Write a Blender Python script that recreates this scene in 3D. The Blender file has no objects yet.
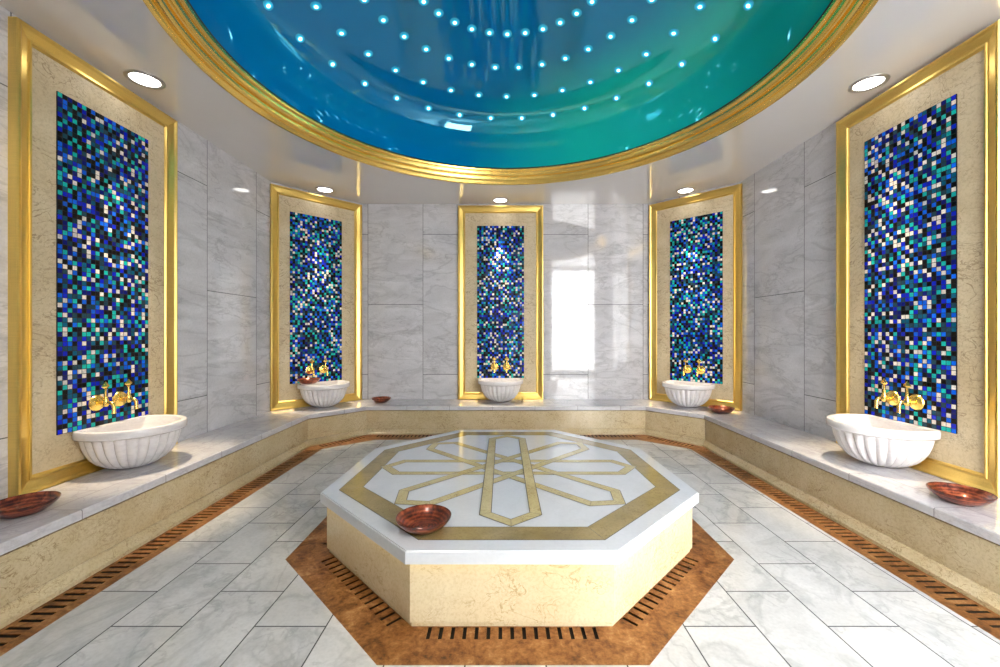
import bpy, bmesh, math, random
from mathutils import Vector, Matrix
C = bpy.context.scene.collection
SC = bpy.context.scene
PI = math.pi
random.seed(7)

# ------------------------------------------------------------------ measures (metres)
F_PX, VX, VY, CAM_Z = 413.4, 502.5, 332.7, 1.35
XR = 0.0455                      # axis of the room
ZC = 3.2414                      # ceiling
W, YD, XB, YB = 2.9475, 5.185, 2.093, 6.072          # walls
WT, YDT, XBT, YBT = 2.361, 4.940, 1.850, 5.480       # front edge of the bench slab
WP, YDP, XBP, YBP = 2.329, 4.900, 1.8465, 5.4726     # foot of the bench
WDR, YDD, XBD, YBD = 2.139, 4.800, 1.645, 5.214      # inner edge of the drain
YF = -0.10                       # front wall, behind the camera
HB, TB = 0.374, 0.052            # bench height, slab thickness
PX, PY = 0.0437, 3.0154          # centre platform
DX, DY = 0.0455, 3.05            # centre of the dome

# ------------------------------------------------------------------ helpers
def tag(o, label=None, cat=None, group=None, kind=None):
    if label: o['label'] = label
    if cat: o['category'] = cat
    if group: o['group'] = group
    if kind: o['kind'] = kind
    return o

def empty(name, loc=(0, 0, 0), rz=0.0):
    o = bpy.data.objects.new(name, None); C.objects.link(o)
    o.location = loc; o.rotation_euler = (0, 0, rz); o.empty_display_size = 0.1
    return o

def obj(name, bm, mat, parent=None, smooth=False, angle=None):
    me = bpy.data.meshes.new(name); bm.to_mesh(me); bm.free()
    for m in (mat if isinstance(mat, (list, tuple)) else [mat]): me.materials.append(m)
    if smooth:
        for p in me.polygons: p.use_smooth = True
        if angle is not None:
            try: me.set_sharp_from_angle(angle=angle)
            except Exception: pass
    o = bpy.data.objects.new(name, me); C.objects.link(o)
    if parent: o.parent = parent
    return o

def face(bm, pts, uvs=None, mi=0):
    vs = [bm.verts.new(p) for p in pts]
    f = bm.faces.new(vs); f.material_index = mi
    if uvs:
        l = bm.loops.layers.uv.verify()
        for lp, uv in zip(f.loops, uvs): lp[l].uv = uv
    return f

def lathe(bm, prof, n=48, fn=None, closed=False):
    """prof: (r,z) list; fn(theta,i,r,z)->(x,y,z)"""
    rings = []
    for i, (r, z) in enumerate(prof):
        ring = []
        if r < 1e-6:
            ring = [bm.verts.new((0, 0, z))] * n
        else:
            for k in range(n):
                t = 2 * PI * k / n
                p = fn(t, i, r, z) if fn else (r * math.cos(t), r * math.sin(t), z)
                ring.append(bm.verts.new(p))
        rings.append(ring)
    pairs = list(zip(rings[:-1], rings[1:]))
    if closed: pairs.append((rings[-1], rings[0]))
    for a, b in pairs:
        for k in range(n):
            k2 = (k + 1) % n
            vs = []
            for v in (a[k], a[k2], b[k2], b[k]):
                if v not in vs: vs.append(v)
            if len(vs) >= 3:
                try: bm.faces.new(vs)
                except ValueError: pass
    return rings

def tube(bm, pts, rad, n=12, caps=True):
    pts = [Vector(p) for p in pts]
    rads = rad if isinstance(rad, (list, tuple)) else [rad] * len(pts)
    rings = []; up = Vector((1, 0, 0))
    for i, p in enumerate(pts):
        d = (pts[min(i + 1, len(pts) - 1)] - pts[max(i - 1, 0)]).normalized()
        a = up - d * up.dot(d)
        if a.length < 1e-4: a = Vector((0, 1, 0)) - d * d.y
        a.normalize(); b = d.cross(a)
        rings.append([bm.verts.new(p + rads[i] * (math.cos(2 * PI * k / n) * a + math.sin(2 * PI * k / n) * b)) for k in range(n)])
    for A, B in zip(rings[:-1], rings[1:]):
        for k in range(n): bm.faces.new((A[k], A[(k + 1) % n], B[(k + 1) % n], B[k]))
    if caps:
        bm.faces.new(rings[0][::-1]); bm.faces.new(rings[-1])

def prism(bm, poly, z0, z1, uvscale=None):
    """closed prism over a ccw polygon"""
    lo = [bm.verts.new((x, y, z0)) for x, y in poly]; hi = [bm.verts.new((x, y, z1)) for x, y in poly]
    n = len(poly)
    bm.faces.new(hi); bm.faces.new(lo[::-1])
    for i in range(n): bm.faces.new((lo[i], lo[(i + 1) % n], hi[(i + 1) % n], hi[i]))

def inset(poly, d):
    """offset a ccw convex polygon inwards by d"""
    out = []; n = len(poly)
    for i in range(n):
        p0, p1, p2 = (Vector(poly[(i + k) % n]) for k in (-1, 0, 1))
        e0 = (p1 - p0).normalized(); e1 = (p2 - p1).normalized()
        n0 = Vector((-e0.y, e0.x)); n1 = Vector((-e1.y, e1.x))
        b = (n0 + n1); b = b / (1 + n0.dot(n1))
        q = p1 + b * d; out.append((q.x, q.y))
    return out

def fixnormals(bm): bmesh.ops.recalc_face_normals(bm, faces=bm.faces[:])

# ------------------------------------------------------------------ materials
class NT:
    def __init__(s, name):
        s.m = bpy.data.materials.new(name); s.m.use_nodes = True
        s.t = s.m.node_tree; s.t.nodes.clear()
        s.out = s.t.nodes.new('ShaderNodeOutputMaterial')
        s.b = s.t.nodes.new('ShaderNodeBsdfPrincipled')
        s.t.links.new(s.b.outputs[0], s.out.inputs[0])
    def set(s, sock, v):
        if v is None: return
        if hasattr(v, 'is_output') and v.is_output: s.t.links.new(v, sock)
        elif isinstance(v, (tuple, list)) and len(v) == 3 and sock.type == 'RGBA': sock.default_value = (*v, 1)
        else: sock.default_value = v
    def n(s, typ, props=None, **ins):
        nd = s.t.nodes.new(typ)
        for k, v in (props or {}).items(): setattr(nd, k, v)
        for k, v in ins.items():
            key = int(k[1:]) if k[0] == '_' and k[1:].isdigit() else k.replace('_', ' ')
            s.set(nd.inputs[key], v)
        return nd
    def p(s, **ins):
        for k, v in ins.items(): s.set(s.b.inputs[k.replace('_', ' ')], v)
    def math(s, op, a, b=None, c=None, clamp=False):
        nd = s.t.nodes.new('ShaderNodeMath'); nd.operation = op; nd.use_clamp = clamp
        s.set(nd.inputs[0], a)
        if b is not None: s.set(nd.inputs[1], b)
        if c is not None: s.set(nd.inputs[2], c)
        return nd.outputs[0]
    def vmath(s, op, a, b=None, sc=None):
        nd = s.t.nodes.new('ShaderNodeVectorMath'); nd.operation = op
        s.set(nd.inputs[0], a)
        if b is not None: s.set(nd.inputs[1], b)
        if sc is not None: s.set(nd.inputs['Scale'], sc)
        return nd.outputs[0]
    def mix(s, f, a, b, mode='MIX'):
        nd = s.t.nodes.new('ShaderNodeMix'); nd.data_type = 'RGBA'; nd.blend_type = mode
        s.set(nd.inputs[0], f); s.set(nd.inputs[6], a); s.set(nd.inputs[7], b)
        return nd.outputs[2]
    def ramp(s, f, stops, interp='LINEAR'):
        nd = s.t.nodes.new('ShaderNodeValToRGB'); r = nd.color_ramp; r.interpolation = interp
        while len(r.elements) < len(stops): r.elements.new(0.5)
        for e, (p, c) in zip(r.elements, stops):
            e.position = p; e.color = (*c, 1) if isinstance(c, tuple) else (c, c, c, 1)
        s.set(nd.inputs[0], f); return nd.outputs[0]
    def coord(s, which): return s.n('ShaderNodeTexCoord').outputs[which]
    def noise(s, vec, scale, detail=4, rough=.55, dist=0.0):
        return s.n('ShaderNodeTexNoise', None, Vector=vec, Scale=scale, Detail=detail, Roughness=rough, Distortion=dist).outputs[0]
    def bump(s, h, strength=.2, dist=.01):
        return s.n('ShaderNodeBump', None, Height=h, Strength=strength, Distance=dist).outputs[0]

def vein_fac(N, vec, scale, width, dist=1.2, detail=5):
    """thin wandering lines: 1 on the vein"""
    f = N.noise(vec, scale, detail, .55, dist)
    d = N.math('ABSOLUTE', N.math('SUBTRACT', f, .5))
    return N.math('SUBTRACT', 1.0, N.math('DIVIDE', d, width, clamp=True), clamp=True)

def grey_marble(name, base, dark, joints=None, rough=.1, vein=.55, mort=(.10, .10, .11), spec=.5, tilevar=.10, scale=1.0):
    """joints: dict(swap, du, dv, bw, rh, off, size) brick layout in UV metres"""
    N = NT(name)
    pos = N.coord('Object')
    fac = None
    if joints:
        uv = N.n('ShaderNodeSeparateXYZ', None, Vector=N.coord('UV'))
        u = N.math('ADD', uv.outputs[0], joints['du']); v = N.math('ADD', uv.outputs[1], joints['dv'])
        a, b = (v, u) if joints.get('swap') else (u, v)
        vec = N.n('ShaderNodeCombineXYZ', None, X=a, Y=b).outputs[0]
        br = N.n('ShaderNodeTexBrick', {'offset': joints.get('off', .5), 'offset_frequency': 2}, Vector=vec, Color1=(0, 0, 0, 1), Color2=(1, 1, 1, 1), Mortar=(.5, .5, .5, 1), Scale=1.0)
        br.inputs['Mortar Size'].default_value = joints.get('size', .003)
        br.inputs['Mortar Smooth'].default_value = 0.0
        br.inputs['Bias'].default_value = 0.0
        br.inputs['Brick Width'].default_value = joints['bw']; br.inputs['Row Height'].default_value = joints['rh']
        fac = br.outputs['Fac']; rnd = br.outputs['Color']
        pos = N.vmath('ADD', pos, N.vmath('SCALE', rnd, sc=17.0))
    st = N.n('ShaderNodeMapping', None, Vector=pos, Rotation=(.6, .7, .5), Scale=(1.0, .8, 2.8)).outputs[0]
    cloud = N.noise(st, 1.7 * scale, 7, .62, .8)
    v1 = N.math('MULTIPLY', vein_fac(N, st, 1.3 * scale, .035, .7, 6), N.noise(pos, 2.3 * scale, 3))
    v2 = N.math('MULTIPLY', vein_fac(N, st, 4.0 * scale, .03, .4, 5), N.math('GREATER_THAN', N.noise(pos, 1.9, 2), .53))
    fine = N.noise(pos, 60, 3)
    t = N.ramp(cloud, [(.33, 0.0), (.72, 1.0)])
    col = N.mix(N.math('MULTIPLY', t, .62), base, N.mix(.62, base, dark))
    col = N.mix(N.math('MULTIPLY', v1, vein), col, dark)
    col = N.mix(N.math('MULTIPLY', v2, vein * .55), col, dark)
    col = N.mix(N.math('MULTIPLY', N.math('SUBTRACT', fine, .4, clamp=True), .5), col, dark)
    if joints:
        rs = N.n('ShaderNodeSeparateColor', None, Color=rnd).outputs[0]
        col = N.mix(N.math('MULTIPLY', rs, tilevar), col, N.mix(.5, base, dark))
        col = N.mix(fac, col, mort)
        N.p(Roughness=N.math('ADD', N.math('MULTIPLY', fac, .5), rough))
        N.p(Normal=N.bump(N.math('SUBTRACT', 1.0, fac), .25, .002))
    else:
        N.p(Roughness=rough)
    N.p(Base_Color=col); N.b.inputs['Specular IOR Level'].default_value = spec
    return N.m

def crema_marble(name, base, mid, dark, rough=.22, vs=1.0, dens=.5):
    N = NT(name)
    pos = N.coord('Object')
    cloud = N.noise(pos, 2.6, 6, .6, .5)
    col = N.mix(N.ramp(cloud, [(.35, 0.0), (.7, 1.0)]), base, mid)
    st = N.n('ShaderNodeMapping', None, Vector=pos, Rotation=(.6, .5, .4), Scale=(1, 1, 1.7)).outputs[0]
    v1 = N.math('MULTIPLY', vein_fac(N, st, 5.5 * vs, .014, 1.3, 4), N.ramp(N.noise(pos, 3.1, 3), [(dens - .03, 0.0), (dens + .12, 1.0)]))
    v2 = N.math('MULTIPLY', vein_fac(N, st, 14 * vs, .02, .8, 4), N.ramp(N.noise(pos, 6.0, 3), [(dens, 0.0), (dens + .12, 1.0)]))
    col = N.mix(N.math('MULTIPLY', v1, .75), col, dark)
    col = N.mix(N.math('MULTIPLY', v2, .5), col, dark)
    col = N.mix(N.math('MULTIPLY', N.math('SUBTRACT', N.noise(pos, 70, 4, .7), .45, clamp=True), 1.1), col, dark)
    N.p(Base_Color=col, Roughness=rough)
    return N.m

def gold(name, base=(.83, .59, .17), rough=.32, brushed=True):
    N = NT(name)
    pos = N.coord('Object')
    if brushed:
        st = N.n('ShaderNodeMapping', None, Vector=pos, Scale=(260, 260, 6)).outputs[0]
        st2 = N.n('ShaderNodeMapping', None, Vector=pos, Scale=(6, 6, 260)).outputs[0]
        g = N.math('ADD', N.noise(st, 1, 2), N.noise(st2, 1, 2))
        f = N.math('MULTIPLY', g, .5)
        N.p(Base_Color=N.mix(f, tuple(c * .78 for c in base), tuple(min(1, c * 1.18) for c in base)))
        N.p(Roughness=N.math('ADD', N.math('MULTIPLY', f, .16), rough - .08), Normal=N.bump(f, .05, .001))
    else:
        N.p(Base_Color=base, Roughness=rough)
    N.p(Metallic=1.0)
    return N.m

def simple(name, base, rough=.5, metallic=0.0):
    N = NT(name)
    f = N.noise(N.coord('Object'), 30, 3)
    N.p(Base_Color=N.mix(f, tuple(c * .9 for c in base), tuple(min(1, c * 1.08) for c in base)), Roughness=rough, Metallic=metallic)
    return N.m

def emit(name, col, strength):
    N = NT(name); N.p(Base_Color=col, Emission_Color=col, Emission_Strength=strength)
    return N.m

def mosaic_mat():
    N = NT('glass_mosaic')
    uv = N.coord('UV')
    cell = N.vmath('FLOOR', uv); fr = N.vmath('FRACTION', uv)
    rnd = N.n('ShaderNodeObjectInfo').outputs['Random']
    seed = N.vmath('ADD', cell, N.n('ShaderNodeCombineXYZ', None, X=N.math('FLOOR', N.math('MULTIPLY', rnd, 900)), Y=3.0, Z=0.0).outputs[0])
    wn = N.n('ShaderNodeTexWhiteNoise', {'noise_dimensions': '2D'}, Vector=seed)
    wn2 = N.n('ShaderNodeTexWhiteNoise', {'noise_dimensions': '2D'}, Vector=N.vmath('ADD', seed, (13.3, 71.7, 0)))
    cs = N.n('ShaderNodeSeparateXYZ', None, Vector=seed)
    walk = N.math('ADD', N.math('MULTIPLY', cs.outputs[0], .4142), N.math('MULTIPLY', cs.outputs[1], .2899))
    val = N.math('FRACT', N.math('ADD', walk, N.math('MULTIPLY', wn.outputs[0], .52)))
    col = N.ramp(val, [(0.0, (.002, .002, .004)), (.25, (.004, .01, .20)), (.34, (.005, .02, .68)), (.45, (.004, .16, .95)),
                                 (.57, (.005, .13, .22)), (.66, (.01, .62, .52)), (.79, (.02, .07, .10)), (.86, (1.0, .90, .76))], 'CONSTANT')
    s = N.n('ShaderNodeSeparateColor', None, Color=wn2.outputs[1])
    col = N.mix(N.math('MULTIPLY', s.outputs[0], .55), col, N.mix(1.0, col, (.35, .45, .6), 'MULTIPLY'))
    # crackled foil inside each tile
    foil = N.noise(N.vmath('ADD', uv, N.vmath('SCALE', cell, sc=3.7)), 2.6, 3, .6, 1.0)
    col = N.mix(N.ramp(foil, [(.35, 0.0), (.75, .6)]), col, N.mix(1.0, col, (.3, .35, .45), 'MULTIPLY'))
    fs = N.n('ShaderNodeSeparateXYZ', None, Vector=fr)
    ex = N.math('SUBTRACT', .5, N.math('ABSOLUTE', N.math('SUBTRACT', fs.outputs[0], .5)))
    ey = N.math('SUBTRACT', .5, N.math('ABSOLUTE', N.math('SUBTRACT', fs.outputs[1], .5)))
    e = N.math('MINIMUM', ex, ey)
    g = N.math('LESS_THAN', e, .06)
    col = N.mix(g, col, (.004, .004, .008))
    geo = N.n('ShaderNodeNewGeometry').outputs['Normal']
    tilt = N.vmath('SCALE', N.vmath('SUBTRACT', wn2.outputs[1], (.5, .5, .5)), sc=.16)
    nrm = N.vmath('NORMALIZE', N.vmath('ADD', geo, tilt))
    N.p(Base_Color=col, Roughness=N.math('ADD', N.math('MULTIPLY', g, .5), .22), Metallic=0.0,
        Normal=nrm)
    N.b.inputs['Specular IOR Level'].default_value = .28
    return N.m

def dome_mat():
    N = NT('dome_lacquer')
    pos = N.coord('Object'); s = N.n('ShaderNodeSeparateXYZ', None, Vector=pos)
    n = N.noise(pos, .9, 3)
    # sea green light glow at the right rear rim, painted into the blue lacquer
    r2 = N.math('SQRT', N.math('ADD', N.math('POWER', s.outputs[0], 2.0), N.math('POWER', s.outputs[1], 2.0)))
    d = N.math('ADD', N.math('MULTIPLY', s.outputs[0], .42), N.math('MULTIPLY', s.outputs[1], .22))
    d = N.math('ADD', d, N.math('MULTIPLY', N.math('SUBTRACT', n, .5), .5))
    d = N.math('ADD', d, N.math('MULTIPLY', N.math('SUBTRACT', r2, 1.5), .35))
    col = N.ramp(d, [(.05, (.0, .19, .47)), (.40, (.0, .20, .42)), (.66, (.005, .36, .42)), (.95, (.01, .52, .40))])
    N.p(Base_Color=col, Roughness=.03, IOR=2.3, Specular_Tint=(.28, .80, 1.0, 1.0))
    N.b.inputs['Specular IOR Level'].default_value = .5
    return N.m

def bronze_mat():
    N = NT('mottled_bronze')
    pos = N.coord('Object')
    a = N.noise(pos, 9, 6, .65, .6); b = N.noise(pos, 45, 4, .7)
    f = N.math('ADD', N.math('MULTIPLY', a, .6), N.math('MULTIPLY', b, .4))
    col = N.ramp(f, [(.36, (.06, .020, .005)), (.45, (.20, .074, .018)), (.55, (.34, .15, .045)), (.66, (.52, .30, .13))])
    N.p(Base_Color=col, Roughness=N.math('ADD', .25, N.math('MULTIPLY', b, .35)), Metallic=.25, Normal=N.bump(f, .2, .003))
    return N.m

def copper_mat():
    N = NT('hammered_copper')
    pos = N.coord('Object')
    s = N.n('ShaderNodeSeparateXYZ', None, Vector=pos)
    r = N.math('SQRT', N.math('ADD', N.math('POWER', s.outputs[0], 2.0), N.math('POWER', s.outputs[1], 2.0)))
    ring = N.math('SINE', N.math('MULTIPLY', r, 420))
    a = N.noise(pos, 22, 4, .6, .5)
    f = N.math('ADD', a, N.math('MULTIPLY', ring, .08))
    col = N.ramp(f, [(.32, (.035, .007, .004)), (.5, (.19, .034, .012)), (.66, (.42, .10, .038))])
    N.p(Base_Color=col, Roughness=.28, Metallic=.35, Normal=N.bump(f, .15, .002), Coat_Weight=.4, Coat_Roughness=.08)
    return N.m

def star_mat():
    N = NT('star_core_halo')
    s = N.n('ShaderNodeSeparateXYZ', None, Vector=N.coord('Object'))
    r = N.math('SQRT', N.math('ADD', N.math('POWER', s.outputs[0], 2.0), N.math('POWER', s.outputs[1], 2.0)))
    core = N.ramp(N.math('DIVIDE', r, .046), [(0.0, 1.0), (.24, .9), (.36, .13), (.6, .035), (1.0, .0)])  # falloff past the core paints a bloom halo into the glow
    col = N.mix(core, (.02, .65, 1.0), (.62, .97, 1.0))
    N.p(Base_Color=(.02, .3, .45), Emission_Color=col, Emission_Strength=N.math('ADD', N.math('MULTIPLY', core, 9.0), .10))
    return N.m

WALL_G = dict(base=(.70, .695, .725), dark=(.23, .23, .25))
JW = dict(swap=True, bw=2.057, rh=.8083, dv=.293 + 2.057 * 2, size=.0035)
MAT = {
 'wall_b': grey_marble('grey_marble_wall', **WALL_G, joints=dict(JW, du=1.168 + 10 * .8083), rough=.06, spec=.65),
 'wall_l': grey_marble('grey_marble_wall', **WALL_G, joints=dict(JW, rh=.811, du=-4.063 + 11 * .811), rough=.06, spec=.65),
 'wall_r': grey_marble('grey_marble_wall', **WALL_G, joints=dict(JW, rh=.811, du=-4.100 + 11 * .811), rough=.06, spec=.65),
 'wall_d': grey_marble('grey_marble_wall', **WALL_G, joints=dict(JW, du=9 * .8083 + .35), rough=.06, spec=.65),
 'floor': grey_marble('floor_marble', (.69, .70, .70), (.20, .22, .23), joints=dict(swap=True, bw=.5155, rh=.3295, du=1.80 + 10 * .3295, dv=5.155 - 2.158, size=.0032), rough=.12, vein=.5, mort=(.05, .05, .055), tilevar=.16, scale=1.5),
 'bench_top': grey_marble('bench_marble', (.64, .63, .65), (.30, .29, .32), joints=dict(bw=.566, rh=.29, du=56.6, dv=3.195, off=.5, size=.0026), rough=.16, mort=(.22, .21, .22), tilevar=.12, scale=2.0),
 'white_marble': grey_marble('white_marble', (.70, .73, .77), (.46, .50, .54), rough=.09, vein=.22),
 'basin': grey_marble('basin_marble', (.78, .76, .77), (.50, .48, .50), rough=.16, vein=.25, scale=4),
 'crema': crema_marble('cream_marble', (.63, .53, .34), (.53, .42, .24), (.22, .13, .05), vs=1.2, dens=.46),
 'crema_light': crema_marble('pale_cream_marble', (.78, .68, .46), (.70, .58, .35), (.42, .27, .10), vs=1.1, dens=.50),
 'stone': crema_marble('beige_limestone', (.66, .56, .38), (.54, .43, .26), (.20, .12, .06), rough=.5, vs=.8, dens=.44),
 'inlay': crema_marble('gold_marble_inlay', (.40, .31, .14), (.24, .18, .07), (.14, .09, .03), rough=.12, vs=1.6, dens=.46),
 'inlay2': crema_marble('light_gold_marble_inlay', (.64, .56, .31), (.50, .42, .20), (.22, .15, .05), rough=.12, vs=1.8, dens=.45),
 'line': simple('dark_joint', (.06, .05, .03), .5),
 'gold': gold('brushed_gold'),
 'gold_ring': gold('gilded_moulding', (.98, .70, .20), .24, False),
 'gold_tap': gold('polished_gold', (1.0, .72, .20), .22, False),
 'steel': simple('satin_nickel', (.42, .41, .40), .35, .8),
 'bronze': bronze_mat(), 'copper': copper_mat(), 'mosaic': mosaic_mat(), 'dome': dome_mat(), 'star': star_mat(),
 'dark': simple('drain_dark', (.012, .010, .008), .8),
 'lamp': emit('lamp_diffuser', (1.0, .97, .92), 9.0),
 'led': emit('warm_led_strip', (1.0, .74, .26), 5.0),
 'white_paint': simple('white_frame_paint', (.75, .75, .75), .35),
}
def ceiling_mat():
    N = NT('gloss_white_ceiling')
    n = N.noise(N.coord('Object'), 3, 3)
    N.p(Base_Color=N.mix(n, (.70, .68, .665), (.74, .72, .705)), Roughness=.02, IOR=2.7)
    return N.m
MAT['ceiling'] = ceiling_mat()

# ------------------------------------------------------------------ the setting
def wall(name, a, b, z0, z1, mat, u0, u1):
    bm = bmesh.new()
    face(bm, [(a[0], a[1], z0), (b[0], b[1], z0), (b[0], b[1], z1), (a[0], a[1], z1)], [(u0, z0), (u1, z0), (u1, z1), (u0, z1)])
    return tag(obj(name, bm, mat), kind='structure')

YC2 = 2 * 3.03                    # mirror line of the plan: y -> YC2 - y
BL, BR = (XR - XB, YB), (XR + XB, YB)
DL, DR = (XR - W, YD), (XR + W, YD)
FDL, FBL = (XR - W, YF + YB - YD), (XR - XB, YF)
FR = (XR + W, YF)
dl = math.hypot(BL[0] - DL[0], BL[1] - DL[1])
ZT = ZC + .02
wall('wall_back', BL, BR, -.05, ZT, MAT['wall_b'], BL[0], BR[0])
wall('wall_left', FDL, DL, -.05, ZT, MAT['wall_l'], FDL[1], DL[1])
wall('wall_right', DR, FR, -.05, ZT, MAT['wall_r'], DR[1], FR[1])
wall('wall_back_left', DL, BL, -.05, ZT, MAT['wall_d'], 0, dl)
wall('wall_back_right', BR, DR, -.05, ZT, MAT['wall_d'], 0, dl)
wall('wall_front_left', FBL, FDL, -.05, ZT, MAT['wall_d'], 0, dl)
# front wall behind the camera with a tall daylight opening at the right
OX0, OX1, OZ = 1.47, 2.72, 3.19
bm = bmesh.new()
for (x0, x1, z0, z1) in ((FBL[0], OX0, -.05, ZT), (OX1, FR[0], -.05, ZT), (OX0, OX1, OZ, ZT)):
    face(bm, [(x1, YF, z0), (x0, YF, z0), (x0, YF, z1), (x1, YF, z1)], [(x1, z0), (x0, z0), (x0, z1), (x1, z1)])
tag(obj('wall_front', bm, MAT['wall_b']), kind='structure')
bm = bmesh.new()
for (x0, x1, z0, z1) in ((OX0 - .05, OX0, 0, OZ), (OX1, OX1 + .05, 0, OZ), (OX0 - .05, OX1 + .05, OZ, OZ + .05)):
    prism(bm, [(x0, YF - .10), (x1, YF - .10), (x1, YF + .02), (x0, YF + .02)], z0, z1)
tag(obj('door_1', bm, MAT['white_paint']), kind='structure')

room = [(FBL[0], FBL[1]), FR, DR, BR, BL, DL, FDL]           # ccw
def ray_poly(poly, c, ang):
    d = Vector((math.cos(ang), math.sin(ang))); best = None
    for i in range(len(poly)):
        p = Vector(poly[i]) - Vector(c); q = Vector(poly[(i + 1) % len(poly)]) - Vector(c)
        e = q - p; den = d.x * e.y - d.y * e.x
        if abs(den) < 1e-12: continue
        t = (p.x * e.y - p.y * e.x) / den; s = (p.x * d.y - p.y * d.x) / den
        if t > 0 and -1e-6 <= s <= 1 + 1e-6: best = t if best is None else min(best, t)
    return (c[0] + d.x * best, c[1] + d.y * best)
def ring_fill(bm, inner, outer, c, z, n, mi=0, flip=False):
    """annulus between two shapes star-shaped about c (polygon lists, or a radius)"""
    A = [2 * PI * k / n for k in range(n)]
    for poly in (inner, outer):
        if not isinstance(poly, (int, float)): A += [math.atan2(p[1] - c[1], p[0] - c[0]) % (2 * PI) for p in poly]
    A = sorted(set(round(a, 7) for a in A))
    def pt(shape, a): return (c[0] + shape * math.cos(a), c[1] + shape * math.sin(a)) if isinstance(shape, (int, float)) else ray_poly(shape, c, a)
    I = [pt(inner, a) for a in A]; O_ = [pt(outer, a) for a in A]
    for k in range(len(A)):
        k2 = (k + 1) % len(A)
        q = [I[k], O_[k], O_[k2], I[k2]]
        if flip: q = q[::-1]
        face(bm, [(x, y, z) for x, y in q], [(x, y) for x, y in q], mi)

bm = bmesh.new()
ring_fill(bm, 2.17, room, (DX, DY), ZC, 180, 0, flip=True)
tag(obj('ceiling', bm, MAT['ceiling']), kind='structure')

def octagon(R, k2=1.0):
    a = R * math.tan(PI / 8)
    return [(-a, -R), (a, -R), (R, -a), (R * k2, a), (a, R), (-a, R), (-R * k2, a), (-R, -a)]
TRAY = octagon(1.337)
drain_in = [(XR - WDR, YC2 - YDD), (XR - XBD, YF + .85), (XR + WDR, YF + .85), (XR + WDR, YDD), (XR + XBD, YBD), (XR - XBD, YBD), (XR - WDR, YDD)]
bm = bmesh.new()
ring_fill(bm, [(PX + x, PY + y) for x, y in TRAY], drain_in, (PX, PY), 0.0, 16)
# strip of floor by the doorway and the rest in front
face(bm, [(XR - XBD, YF, 0), (XR + W, YF, 0), (XR + W, YF + .85, 0), (XR - XBD, YF + .85, 0)], [(XR - XBD, YF), (XR + W, YF), (XR + W, YF + .85), (XR - XBD, YF + .85)])
face(bm, [(-4, -3, -.0135), (4, -3, -.0135), (4, 7, -.0135), (-4, 7, -.0135)], None, 1)  # near-black sheet: shade inside the slots painted in, blocks light from below
tag(obj('floor', bm, [MAT['floor'], MAT['dark']]), kind='structure')

# ------------------------------------------------------------------ bench round the walls
def sweep(bm, lines, zs, mats=None):
    """lines: list of polylines (same length); join neighbours with quads; uv u along, v across"""
    n = len(lines[0]); acc = 0.0
    for i in range(n - 1):
        a, b = Vector(lines[0][i]), Vector(lines[0][i + 1]); L = (b - a).length; d = (b - a) / L
        off = SEG_U[i]
        v = 0.0
        for j in range(len(lines) - 1):
            p, q = lines[j], lines[j + 1]
            pts = [(*p[i], zs[j]), (*p[i + 1], zs[j]), (*q[i + 1], zs[j + 1]), (*q[i], zs[j + 1])]
            uvs = []
            dv = (Vector(pts[3]) - Vector(pts[0])).length if False else abs((Vector(q[i]) - Vector(p[i])).cross(d)) + abs(zs[j + 1] - zs[j])
            for k, pt in enumerate(pts):
                uvs.append(((Vector(pt[:2])).dot(d) - off, v + (dv if k >= 2 else 0)))
            face(bm, pts, uvs); v += dv
YB0 = 1.00                                                     # bench on the right stops short of the doorway
def poly7(w, yd, xb, yb):
    return [(XR - xb, YF + (YB - yb)), (XR - w, YF + (YB - yd)), (XR - w, yd), (XR - xb, yb), (XR + xb, yb), (XR + w, yd), (XR + w, YB0)]
P_WALL = poly7(W - .002, YD - .001, XB - .001, YB - .002)
P_TOP = poly7(WT, YDT, XBT, YBT)
P_BASE = poly7(WT + .018, YDT + .008, XBT + .008, YBT + .030)
P_REC = poly7(WT + .056, YDT + .024, XBT + .024, YBT + .068)
P_FOOT = poly7(WP, YDP, XBP, YBP)
P_MID = [tuple((Vector(a) * .5 + Vector(b) * .5)) for a, b in zip(P_BASE, P_FOOT)]
s2 = math.sqrt(.5)
SEG_U = [0, 2.278, 3.05, -.135, -3.3, -2.306, 0]
bench = empty('marble_bench', (XR, YB - .3, 0))
def W2L(o): o.matrix_parent_inverse = bench.matrix_basis.inverted(); return o
bm = bmesh.new()
edge_in = poly7(WT + .006, YDT + .003, XBT + .003, YBT + .006)
sweep(bm, [P_REC, P_TOP, P_TOP, edge_in, P_WALL], [HB - TB, HB - TB, HB - .006, HB, HB])
for p_end in ((P_BASE, P_TOP, P_WALL),):
    a, b = p_end[1][-1], p_end[2][-1]
    face(bm, [(*a, HB - TB), (*b, HB - TB), (*b, HB), (*a, HB)], [(0, 0), (.5, 0), (.5, .05), (0, .05)])
W2L(obj('seat_slab', bm, MAT['bench_top'], bench))
P_LIP = poly7(WT + .006, YDT + .003, XBT + .003, YBT + .020)
bm = bmesh.new()
sweep(bm, [P_BASE, P_BASE, P_REC, P_REC], [.071, HB - TB - .014, HB - TB - .014, HB - TB])
a, b = P_BASE[-1], P_WALL[-1]
face(bm, [(*a, 0), (*b, 0), (*b, HB - TB), (*a, HB - TB)])
W2L(obj('base', bm, MAT['crema'], bench))
bm = bmesh.new()
F2 = poly7(WP + .008, YDP + .004, XBP + .004, YBP + .008)
sweep(bm, [P_FOOT, P_FOOT, F2, P_LIP, P_BASE], [.0, .022, .028, .066, .0705])
W2L(obj('plinth', bm, MAT['crema'], bench))
tag(bench, 'long cream bench with grey marble slab running along the walls under the basins', 'bench')

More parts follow.
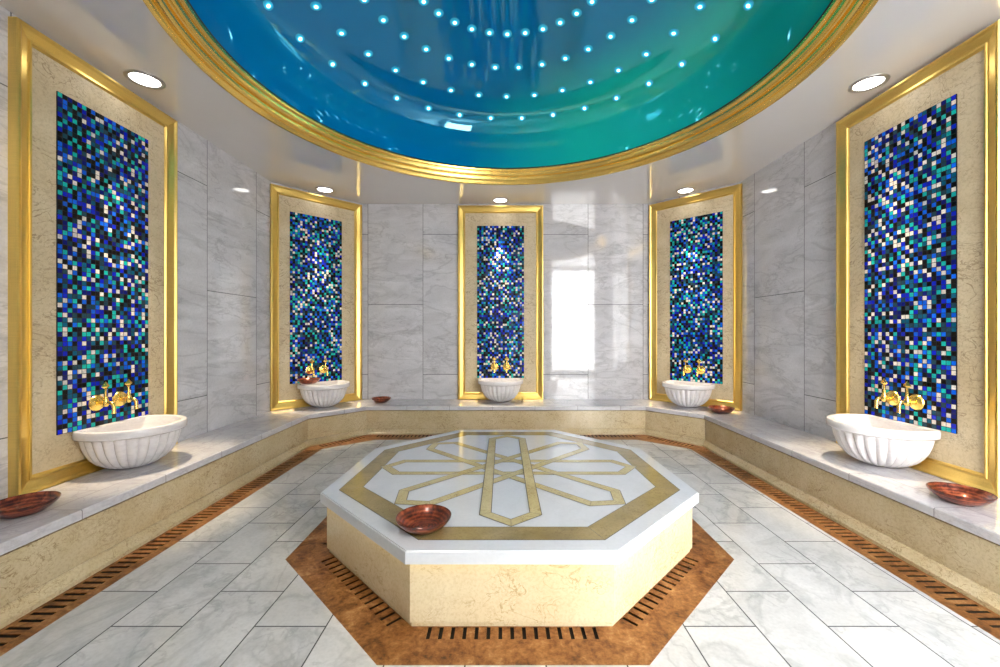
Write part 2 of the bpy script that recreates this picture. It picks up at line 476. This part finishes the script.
# ------------------------------------------------------------------ slotted gratings
def slotted(bm, o, d, n, t_end, l0, l1, k0, k1, slots, t1, t2, sw, z, thick=.003):
    """plate: point = o + d*s + n*t, ends at s=l0+k0*t and s=l1+k1*t; slots cut between t1 and t2"""
    def P(s, t): return (o[0] + d[0] * s + n[0] * t, o[1] + d[1] * s + n[1] * t)
    def block(q):
        pts = [P(*c) for c in q]
        lo = [bm.verts.new((*p, z - thick)) for p in pts]; hi = [bm.verts.new((*p, z)) for p in pts]
        bm.faces.new(hi)
        for i in range(len(q)): bm.faces.new((lo[i], lo[(i + 1) % len(q)], hi[(i + 1) % len(q)], hi[i]))
    block([(l0, 0), (l1, 0), (l1 + k1 * t1, t1), (l0 + k0 * t1, t1)])
    block([(l0 + k0 * t2, t2), (l1 + k1 * t2, t2), (l1 + k1 * t_end, t_end), (l0 + k0 * t_end, t_end)])
    left = [(l0 + k0 * t1, t1), (l0 + k0 * t2, t2)]
    for s in slots:
        a, b = s - sw / 2, s + sw / 2
        block([left[0], (a, t1), (a, t2), left[1]]); left = [(b, t1), (b, t2)]
    block([left[0], (l1 + k1 * t1, t1), (l1 + k1 * t2, t2), left[1]])

D_IN = [(XR - WDR, YC2 - YDD), (XR - WDR, YDD), (XR - XBD, YBD), (XR + XBD, YBD), (XR + WDR, YDD), (XR + WDR, YF + .85)]
D_OUT = [P_FOOT[1], P_FOOT[2], P_FOOT[3], P_FOOT[4], P_FOOT[5], P_FOOT[6]]
names = [('slotted bronze drain grating along the foot of the left bench'), ('short slotted bronze grating at the back left corner of the bench'),
         ('slotted bronze grating along the back bench, behind the platform'), ('short slotted bronze grating at the back right corner of the bench'),
         ('slotted bronze drain grating along the foot of the right bench')]
for i in range(5):
    a, b = Vector(D_OUT[i]), Vector(D_OUT[i + 1]); ai, bi = Vector(D_IN[i]), Vector(D_IN[i + 1])
    d = (b - a).normalized(); n = Vector((d.y, -d.x)); L = (b - a).length
    t0, t1e = (ai - a).dot(n), (bi - b).dot(n)
    te = (t0 + t1e) / 2
    k0 = (ai - a).dot(d) / t0; k1 = (bi - b).dot(d) / t1e
    if i == 0: k0 = 0.0
    if i == 4: k1 = 0.0
    A, B = max(0, k0 * .15) + .03, L + min(0, k1 * .15) - .03
    cnt = int((B - A) / .0492); s0 = (A + B) / 2 - (cnt - 1) * .0492 / 2
    # the two ends of a run can differ a little in width: skew the plate in t
    bm = bmesh.new()
    slotted(bm, a, d, n, te, 0, L, k0, k1, [s0 + .0492 * j for j in range(cnt)], .018, min(.13, te - .05), .020, .0)
    for v in bm.verts:                    # follow the true inner edge
        s = (Vector(v.co[:2]) - a).dot(d); t = (Vector(v.co[:2]) - a).dot(n)
        if t > te - 1e-4:
            q = ai + (bi - ai) * min(1, max(0, ((Vector(v.co[:2]) - ai).dot(bi - ai)) / (bi - ai).length_squared))
            v.co.x, v.co.y = q.x, q.y
    fixnormals(bm)
    tag(obj('drain_grating', bm, MAT['bronze']), names[i], 'drain grating', 'drain gratings round the bench')

# ------------------------------------------------------------------ platform
HP, TS = .371, .061
SLAB = octagon(1.1604, .968)
plat = empty('octagonal_platform', (PX, PY, 0))
tag(plat, 'low octagonal marble platform with a gold star inlay in the middle of the floor', 'platform')
bm = bmesh.new()
prism(bm, SLAB, HP - TS, HP)
bmesh.ops.bevel(bm, geom=[e for e in bm.edges if abs(e.verts[0].co.z - e.verts[1].co.z) < 1e-5 and e.verts[0].co.z > HP - .01], offset=.006, segments=3, affect='EDGES')
obj('top_slab', bm, MAT['white_marble'], plat)
BASE = inset(SLAB, .034)
bm = bmesh.new(); prism(bm, BASE, .025, HP - TS)
obj('base', bm, MAT['crema_light'], plat)
bm = bmesh.new(); prism(bm, inset(SLAB, .046), 0, .025)
obj('plinth', bm, MAT['crema_light'], plat)
# lighting strip tucked under the overhang
bm = bmesh.new()
A_, B_ = inset(SLAB, .015), inset(SLAB, .030)
for i in range(8):
    j = (i + 1) % 8
    face(bm, [(*A_[i], HP - TS - .003), (*B_[i], HP - TS - .003), (*B_[j], HP - TS - .003), (*A_[j], HP - TS - .003)])
    face(bm, [(*A_[i], HP - TS), (*A_[i], HP - TS - .003), (*A_[j], HP - TS - .003), (*A_[j], HP - TS)])
fixnormals(bm)
tag(obj('light_strip', bm, MAT['led'], plat), 'warm glowing strip under the slab edge')
# ring of gold marble and the four interlaced long hexagons
def band(bm, outer, inner, z):
    n = len(outer)
    for i in range(n):
        j = (i + 1) % n
        face(bm, [(*outer[i], z), (*outer[j], z), (*inner[j], z), (*inner[i], z)])
R_IN = inset(SLAB, .226)
bm = bmesh.new(); band(bm, inset(SLAB, .0955), inset(SLAB, .2305), HP + .0004)
ln = obj('border_joint', bm, MAT['line'], plat)
bm = bmesh.new()
o_, i_ = inset(SLAB, .100), R_IN
for i in range(8):                          # eight mitred pieces, hairline joints between them
    j = (i + 1) % 8
    e = .0012
    d = (Vector(o_[j]) - Vector(o_[i])).normalized() * e
    q = [Vector(o_[i]) + d, Vector(o_[j]) - d, Vector(i_[j]) - d, Vector(i_[i]) + d]
    face(bm, [(p.x, p.y, HP + .0008) for p in q])
obj('border_inlay', bm, MAT['inlay'], plat)
def hexa(hw, sh, tip): return [(-hw, -sh), (0, -tip), (hw, -sh), (hw, sh), (0, tip), (-hw, sh)]
for k, ang in enumerate((PI / 2, PI / 4, -PI / 4, 0)):
    tip = .930
    c, s = math.cos(ang), math.sin(ang)
    def rot(poly): return [(x * c - y * s, x * s + y * c) for x, y in poly]
    z = HP + .0010 + .0008 * k
    h = hexa(.165, tip - .130, tip)
    bm = bmesh.new(); band(bm, rot(inset(h, -.0042)), rot(inset(h, .0622)), z)
    obj('star_joint', bm, MAT['line'], plat)
    bm = bmesh.new()
    oo, ii = rot(h), rot(inset(h, .058))
    for i in range(6):
        j = (i + 1) % 6; d = (Vector(oo[j]) - Vector(oo[i])).normalized() * .0012
        q = [Vector(oo[i]) + d, Vector(oo[j]) - d, Vector(ii[j]) - d, Vector(ii[i]) + d]
        face(bm, [(p.x, p.y, z + .0004) for p in q])
    obj('star_inlay', bm, MAT['inlay2'], plat)

# bronze tray round its foot
bm = bmesh.new()
PL = inset(SLAB, .046)
for i in range(8):
    j = (i + 1) % 8
    a, b, ao, bo = Vector(PL[i]), Vector(PL[j]), Vector(TRAY[i]), Vector(TRAY[j])
    d = (b - a).normalized(); n = Vector((d.y, -d.x)); L = (b - a).length
    t0 = (ao - a).dot(n); t1 = (bo - b).dot(n); te = min(t0, t1)
    k0 = (ao - a).dot(d) / t0; k1 = (bo - b).dot(d) / t1
    cnt = int((L - .07) / .0535); s0 = L / 2 - (cnt - 1) * .0535 / 2
    slotted(bm, a, d, n, te, 0, L, k0, k1, [s0 + .0535 * q for q in range(cnt)], .003, .080, .017, 0.0)
    for v in bm.verts:
        t = (Vector(v.co[:2]) - a).dot(n); s = (Vector(v.co[:2]) - a).dot(d)
        if abs(t - te) < 1e-4 and k0 * te - .01 < s < L + k1 * te + .01:
            q = ao if s < L / 2 else bo
            v.co.x, v.co.y = q.x, q.y
fixnormals(bm)
tray = obj('bronze_tray', bm, MAT['bronze']); tray.location = (PX, PY, 0)
tag(tray, 'mottled bronze octagonal floor plate with drain slots around the platform foot', 'drain tray')

# ------------------------------------------------------------------ niches (framed mosaic panels), basins, taps
def frame_mesh(w, z0, z1):
    prof = [(0, 0), (0, .050), (.005, .057), (.016, .057), (.022, .052), (.030, .046), (.072, .031), (.080, .030), (.084, .036), (.094, .036), (.098, .030), (.104, .024), (.106, .0)]
    bm = bmesh.new(); rings = []
    for d, h in prof:
        x = w / 2 - d
        rings.append([bm.verts.new(p) for p in ((-x, -h, z0 + d), (x, -h, z0 + d), (x, -h, z1 - d), (-x, -h, z1 - d))])
    for a, b in zip(rings[:-1], rings[1:]):
        for k in range(4): bm.faces.new((a[k], a[(k + 1) % 4], b[(k + 1) % 4], b[k]))
    fixnormals(bm); return bm

def niche_meshes(w, sh=0.0):
    z0, z1 = HB + .001, 3.205
    fr = frame_mesh(w, z0, z1)
    st = bmesh.new(); x = w / 2 - .100; a, b = z0 + .10, z1 - .10
    y = -.020
    face(st, [(-x, y, a), (x, y, a), (x, y, b), (-x, y, b)])
    mo = bmesh.new(); mw, mz0, mz1 = .343, .688, 2.912
    nu, nv = 22, 70
    f = [(-mw + sh, -.027, mz0), (mw + sh, -.027, mz0), (mw + sh, -.027, mz1), (-mw + sh, -.027, mz1)]
    face(mo, f, [(0, 0), (nu, 0), (nu, nv), (0, nv)])
    bk = [(p[0], -.0201, p[2]) for p in f]
    for i in range(4):
        j = (i + 1) % 4
        face(mo, [bk[i], bk[j], f[j], f[i]], [(.02, .02)] * 4)
    return fr, st, mo

BR_, BZ = .322, .314
def basin_parts():
    cy = -.178; nfl = 26
    def clampy(x, y, z):
        lim = -.0585 if z < .128 else -.0285
        return (x, min(y + cy, lim), z)
    body = [(0.0, 0.0), (.085, 0.0), (.100, .004), (.150, .022), (.200, .054), (.238, .098), (.264, .148), (.279, .195), (.287, .235), (.289, .256)]
    def fl(t, i, r, z):
        amp = (0, 0, .02, .06, .075, .075, .07, .06, .05, .02)[i]
        m = 1 - 1.3 * amp * (1 - abs(math.cos(nfl * t / 2)) ** .8)
        return clampy(r * m * math.cos(t), r * m * math.sin(t), z)
    bm = bmesh.new(); lathe(bm, [(a, b * .975) for a, b in body], nfl * 8, fl)
    rim = [(.285, .252), (.311, .258), (.320, .266), (.322, .284), (.322, .306), (.317, .318), (.307, .322), (.290, .322), (.280, .317), (.272, .298), (.255, .250), (.215, .170), (.150, .110), (.07, .082), (0, .078)]
    def fr(t, i, r, z):
        x, y, zz = r * math.cos(t), r * math.sin(t), z
        p = clampy(x, y, max(z, .2))
        if i >= 8: p = (p[0], min(p[1], -.060), p[2])
        return (p[0], p[1], z)
    bm2 = bmesh.new(); lathe(bm2, [(a, b * .975) for a, b in rim], 96, fr)
    fixnormals(bm)
    return bm, bm2

def tap_parts():
    bm = bmesh.new()                         # wall flange, turned about y
    prof = [(0.0, .0), (.050, 0), (.052, .004), (.048, .010), (.036, .013), (.030, .018), (.018, .022), (.0, .022)]
    lathe(bm, prof, 32, lambda t, i, r, z: (r * math.cos(t), -z, r * math.sin(t)))
    for v in bm.verts:
        if abs(v.co.x) < 1e-6 and abs(v.co.y) < 1e-6 and v.co.z > 0 and False: pass
    for v in bm.verts:
        if v.co.x == 0 and v.co.y == 0 and abs(v.co.z) > 0 and len(v.link_edges) > 20: v.co = (0, -v.co.z, 0)
    fixnormals(bm)
    b2 = bmesh.new()                         # pipe, body and spout
    tube(b2, [(0, -.015, 0), (0, -.03, 0), (0, -.062, 0)], [.013, .011, .013], 16)
    tube(b2, [(0, -.062, -.024), (0, -.062, -.020), (0, -.062, -.010), (0, -.062, .010), (0, -.062, .022), (0, -.062, .030), (0, -.062, .038)], [.008, .013, .016, .016, .015, .011, .011], 18)
    pts = [(0, -.062, .002)] + [(0, -.085 - .030 * math.sin(q), -.028 + .030 * math.cos(q) - .0) for q in [PI / 2 * k / 6 for k in range(7)]] + [(0, -.115, -.050), (0, -.115, -.066), (0, -.115, -.068)]
    tube(b2, pts, [.011] * (len(pts) - 3) + [.0105, .0125, .0125], 14)
    b3 = bmesh.new()                         # stem and lozenge handle
    tube(b3, [(0, -.062, .036), (0, -.062, .050), (0, -.062, .078), (0, -.062, .090)], [.010, .007, .006, .009], 12)
    c = Vector((0, -.062, .112)); a, h, t = .030, .026, .012
    vs = [b3.verts.new(c + Vector(p)) for p in ((-a, 0, -.006), (0, -t, -.006), (a, 0, -.006), (0, t, -.006), (0, 0, h), (0, 0, -h))]
    for i in range(4):
        b3.faces.new((vs[i], vs[(i + 1) % 4], vs[4])); b3.faces.new((vs[(i + 1) % 4], vs[i], vs[5]))
    fixnormals(b3)
    return bm, b2, b3

def link(o, parent=None):
    C.objects.link(o); o.parent = parent; return o
def dup(root):
    r = link(root.copy())
    for ch in list(root.children):
        c = link(ch.copy(), r); c.matrix_parent_inverse = ch.matrix_parent_inverse
    return r

ang_d = math.atan2(BL[1] - DL[1], BL[0] - DL[0])
mid_l = ((BL[0] + DL[0]) / 2, (BL[1] + DL[1]) / 2); mid_r = (2 * XR - mid_l[0], mid_l[1])
SPOTS = [  # key, x, y, rotation, frame width
 ('left', XR - W, 3.025, PI / 2, 1.20), ('back_left', mid_l[0] - .03 * math.cos(ang_d), mid_l[1] - .03 * math.sin(ang_d), ang_d, 1.21), ('back', -.028, YB, 0.0, 1.245),
 ('back_right', mid_r[0] + .03 * math.cos(ang_d), mid_r[1] - .03 * math.sin(ang_d), -ang_d, 1.21), ('right', XR + W, 3.045, -PI / 2, 1.20), ('front', -.028, YF, PI, 1.245)]
WHERE = {'left': 'on the left wall', 'back_left': 'on the angled wall left of the back wall', 'back': 'in the middle of the back wall',
         'back_right': 'on the angled wall right of the back wall', 'right': 'on the right wall', 'front': 'on the front wall, mirrored in the dome'}
BAS = {'left': 'on the left bench, behind a copper dish', 'back_left': 'on the back left corner bench, with a dish on its rim', 'back': 'at the middle of the back bench',
       'back_right': 'on the back right corner bench, nothing on its rim', 'right': 'on the right bench, brightest of the basins', 'front': 'on the front bench, seen mirrored in the dome'}
SHIFT = {'left': (-.012, .018, -.012), 'right': (0.0, -.03, -.004), 'back_left': (-.03, 0, -.035), 'back_right': (.036, 0, .025)}   # mosaic, basin, taps along the wall
pan0 = bas0 = tap0 = None
for key, x, y, rz, w in SPOTS:
    nrm = (math.sin(rz), -math.cos(rz))                     # into the room
    p = empty('framed_mosaic_panel', (x, y, 0), rz)
    fr, st, mo = niche_meshes(w, SHIFT.get(key, (0, 0, 0))[0])
    obj('frame', fr, MAT['gold'], p); obj('stone_border', st, MAT['stone'], p); obj('mosaic', mo, MAT['mosaic'], p)
    tag(p, 'gold framed blue glass mosaic panel ' + WHERE[key], 'mosaic panel', 'framed mosaic panels')
    if bas0 is None:
        b = bas0 = empty('stone_basin')
        bb, rr = basin_parts()
        obj('bowl', bb, MAT['basin'], b, True, math.radians(50)); obj('rim', rr, MAT['basin'], b, True, math.radians(40))
    else: b = dup(bas0)
    sb_ = SHIFT.get(key, (0, 0, 0))[1]; b.location = (x + math.cos(rz) * sb_, y + math.sin(rz) * sb_, HB + .0005); b.rotation_euler = (0, 0, rz)
    tag(b, 'white fluted marble basin ' + BAS[key], 'basin', 'fluted basins')
    for s, nm in ((-1, 'left'), (1, 'right')):
        if tap0 is None:
            t = tap0 = empty('gold_tap')
            t1, t2, t3 = tap_parts()
            obj('flange', t1, MAT['gold_tap'], t, True, math.radians(35)); obj('spout', t2, MAT['gold_tap'], t, True, math.radians(45)); obj('handle', t3, MAT['gold_tap'], t)
        else: t = dup(tap0)
        dx = s * .089 + SHIFT.get(key, (0, 0, 0))[2]
        t.location = (x + math.cos(rz) * dx + nrm[0] * .0272, y + math.sin(rz) * dx + nrm[1] * .0272, .853)
        t.rotation_euler = (0, 0, rz); t.scale = (1.1, 1.1, 1.1)
        near = {'left': {'left': 'nearer', 'right': 'farther'}, 'right': {'left': 'farther', 'right': 'nearer'}}.get(key, {'left': 'left', 'right': 'right'})[nm]
        tag(t, '%s gold tap above basin %s' % (near, WHERE[key]), 'tap', 'gold wall taps')

# ------------------------------------------------------------------ copper bowls
def bowl_mesh():
    R = .133
    out = [(0, 0), (.055, 0), (.075, .004), (.100, .020), (.120, .038), (.131, .053), (R, .060), (.131, .062)]
    inn = [(.127, .060), (.115, .042), (.094, .024), (.078, .012), (.074, .010), (.060, .009), (.03, .012), (0, .014)]
    bm = bmesh.new(); lathe(bm, out + inn, 64); fixnormals(bm); return bm
bowl0 = obj('copper_bowl', bowl_mesh(), MAT['copper'], None, True, math.radians(50))
bx, by = SPOTS[1][1], SPOTS[1][2]
bn = (math.sin(ang_d), -math.cos(ang_d)); bt = (math.cos(ang_d), math.sin(ang_d))
BOWLS = [(-.393, 2.065, HP + .003, 0, 1.03, 'copper bowl on the front left corner of the octagonal platform', 0.0, 0.0),
         (-2.59, 2.235, HB + .002, .4, 1.06, 'copper dish on the left bench, cut off by the picture edge', 0, 0),
         (2.64, 2.385, HB + .002, 1.2, 1.05, 'reddish copper dish on the right bench, in front of the big basin', 0, 0),
         (-1.70, 5.80, HB + .002, 2.0, 1.0, 'small copper dish on the back bench, by its left end', 0, 0),
         (2.655, 5.02, HB + .002, 2.9, 1.1, 'small copper dish on the bench right of the back right corner basin', 0, 0),
         (bx + bn[0] * .19 - bt[0] * .20, by + bn[1] * .19 - bt[1] * .20, HB + BZ + .003, .9, 1.05, 'copper dish lying on the rim of the back left corner basin', 0, 0)]
for i, (x, y, z, rz, sc, lab, tx, ty) in enumerate(BOWLS):
    o = bowl0 if i == 0 else link(bowl0.copy())
    o.location = (x, y, z); o.rotation_euler = (tx, ty, rz); o.scale = (sc, sc, sc)
    tag(o, lab, 'bowl', 'copper bowls')

# ------------------------------------------------------------------ dome with gilded ring
DP = [(2.040, 3.368), (2.036, 3.46), (2.022, 3.57), (1.995, 3.68), (1.965, 3.80), (1.90, 3.905), (1.78, 3.96), (1.59, 4.005), (1.42, 4.055), (1.243, 4.102),
      (1.05, 4.146), (.863, 4.182), (.65, 4.213), (.43, 4.236), (.2, 4.248), (0, 4.25)]
def cr(p0, p1, p2, p3, t):
    return tuple(.5 * (2 * b + (c - a) * t + (2 * a - 5 * b + 4 * c - d) * t * t + (3 * b - a - 3 * c + d) * t ** 3) for a, b, c, d in zip(p0, p1, p2, p3))
dprof = []
for i in range(len(DP) - 1):
    for k in range(4): dprof.append(cr(DP[max(i - 1, 0)], DP[i], DP[i + 1], DP[min(i + 2, len(DP) - 1)], k / 4))
dprof.append(DP[-1])
dome = empty('ceiling_dome', (DX, DY, ZC))
bm = bmesh.new(); lathe(bm, [(max(r, 0), z - ZC) for r, z in dprof], 160)
for f in bm.faces: f.normal_flip() if False else None
fixnormals(bm)
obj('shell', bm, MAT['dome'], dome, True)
bm = bmesh.new()
rp = [(2.200, 3.2412), (2.198, 3.226), (2.188, 3.220), (2.176, 3.222), (2.168, 3.232), (2.163, 3.262), (2.156, 3.268), (2.146, 3.254), (2.132, 3.252), (2.122, 3.260), (2.116, 3.278), (2.112, 3.306), (2.104, 3.312), (2.094, 3.298),
      (2.082, 3.297), (2.073, 3.306), (2.068, 3.324), (2.064, 3.346), (2.056, 3.350), (2.048, 3.342), (2.040, 3.346), (2.034, 3.360), (2.034, 3.366)]
lathe(bm, [(r, z - ZC) for r, z in rp], 160); fixnormals(bm)
obj('rim_moulding', bm, MAT['gold_ring'], dome, True, math.radians(40))
bm = bmesh.new(); lathe(bm, [(2.0345, 3.366 - ZC), (2.030, 3.369 - ZC), (2.030, 3.376 - ZC), (2.038, 3.380 - ZC)], 160); fixnormals(bm)
obj('dark_edge_line', bm, MAT['dark'], dome, True)  # thin dark line between the gilded ring and the shell
tag(dome, 'glossy blue ceiling dome with a gilded moulded ring above the platform', 'dome')

def dome_at(r):
    for (r0, z0), (r1, z1) in zip(dprof[:-1], dprof[1:]):
        if r1 <= r <= r0:
            t = (r0 - r) / (r0 - r1); return z0 + (z1 - z0) * t, (r1 - r0, z1 - z0)
def project(p): return (VX + F_PX * p[0] / p[1], VY + F_PX * (CAM_Z - p[2]) / p[1])
bm = bmesh.new(); lathe(bm, [(.046, 0), (.036, -.003), (.022, -.006), (.010, -.0078), (0, -.008)], 20); fixnormals(bm)
star0 = None
ORD = ['first', 'second', 'third', 'fourth', 'fifth', 'sixth', 'seventh', 'eighth', 'ninth', 'tenth', 'eleventh', 'twelfth', 'thirteenth', 'fourteenth', 'fifteenth', 'sixteenth', 'seventeenth', 'eighteenth']
ROWS = [(1.89, 1, 'lowest'), (1.592, 0, 'second lowest'), (1.240, 1, 'third lowest'), (.865, 0, 'topmost')]
for rr_, half, rowname in ROWS:
    z, (dr, dz) = dome_at(rr_)
    row = []
    for k in range(32):
        th = (k + .5 * half) * 2 * PI / 32 + PI / 2
        p = (DX + rr_ * math.cos(th), DY + rr_ * math.sin(th), z)
        if p[1] < 1.0: continue
        u, v = project(p)
        if v < -2.0 or not (0 < u < 1000): continue
        row.append((u, p, th))
    row.sort()
    tilt = math.atan2(-dz, dr) if False else math.atan2(dz, -dr)        # slope of the shell here
    for q, (u, p, th) in enumerate(row):
        if star0 is None: o = star0 = obj('star_light', bm, MAT['star'], None, True)
        else: o = link(star0.copy())
        nin = Vector((-math.cos(th) * math.sin(tilt), -math.sin(th) * math.sin(tilt), -math.cos(tilt)))
        o.location = Vector(p) + nin * .0005
        o.rotation_euler = (-nin).to_track_quat('Z', 'Y').to_euler()
        tag(o, '%s cyan star light from the left in the %s arc of the dome' % (ORD[q], rowname), 'star light', 'star lights in the dome')

# ------------------------------------------------------------------ recessed downlights
LIGHTS = [('left', -2.672, 3.09), ('back_left', -2.350, 5.468), ('back', -.030, 5.905), ('back_right', 2.435, 5.500), ('right', 2.775, 3.135), ('front', -.03, YF + .18)]
dl0 = None
for key, x, y in LIGHTS:
    if dl0 is None:
        d0 = dl0 = empty('recessed_downlight')
        bm = bmesh.new(); lathe(bm, [(.122, -.0005), (.121, -.006), (.117, -.009), (.097, -.009), (.093, -.005), (.092, -.0015)], 48); fixnormals(bm)
        obj('trim_ring', bm, MAT['steel'], d0, True, math.radians(50))
        bm = bmesh.new(); lathe(bm, [(.0905, -.002), (.06, -.003), (0, -.0035)], 40); fixnormals(bm)
        obj('lens', bm, MAT['lamp'], d0, True)
    else: d0 = dup(dl0)
    d0.location = (x, y, ZC)
    tag(d0, 'round ceiling downlight above the panel ' + WHERE[key], 'downlight', 'recessed downlights')
    li = bpy.data.lights.new('downlight_beam', 'SPOT'); li.energy = 420; li.color = (1.0, .81, .56); li.spot_size = math.radians(33); li.spot_blend = .85; li.shadow_soft_size = .03
    lo = bpy.data.objects.new('downlight_beam', li); C.objects.link(lo); lo.location = (x, y, ZC - .03)

# rectangular area lamps
def area(name, loc, rot, size, size_y, energy, col):
    li = bpy.data.lights.new(name, 'AREA'); li.shape = 'RECTANGLE'; li.size = size; li.size_y = size_y; li.energy = energy; li.color = col
    o = bpy.data.objects.new(name, li); C.objects.link(o); o.location = loc; o.rotation_euler = rot; return o

area('front_fill_light', (-.72, .55, ZC - .03), (0, 0, 0), .5, .5, 32, (1.0, .95, .86))  # added fill without a fixture, lifts the dark front left corner

# ------------------------------------------------------------------ daylight, camera
w = bpy.data.worlds.new('World'); SC.world = w; w.use_nodes = True
bg = w.node_tree.nodes['Background']; bg.inputs[0].default_value = (1.0, .99, .975, 1); bg.inputs[1].default_value = 19.5

cam = bpy.data.cameras.new('Camera'); co = bpy.data.objects.new('Camera', cam); C.objects.link(co)
co.location = (0, 0, CAM_Z); co.rotation_euler = (PI / 2, 0, 0)
cam.sensor_width = 36; cam.lens = F_PX / 1000 * 36; cam.clip_start = .02
cam.shift_x = -(VX - 500) / 1000; cam.shift_y = -(333.5 - VY) / 1000
SC.camera = co
SC.view_settings.view_transform = 'Standard'
SC.view_settings.look = 'None'
SC.view_settings.exposure = 0.0
SC.cycles.use_denoising = True
SC.cycles.max_bounces = 10; SC.cycles.diffuse_bounces = 6; SC.cycles.glossy_bounces = 6
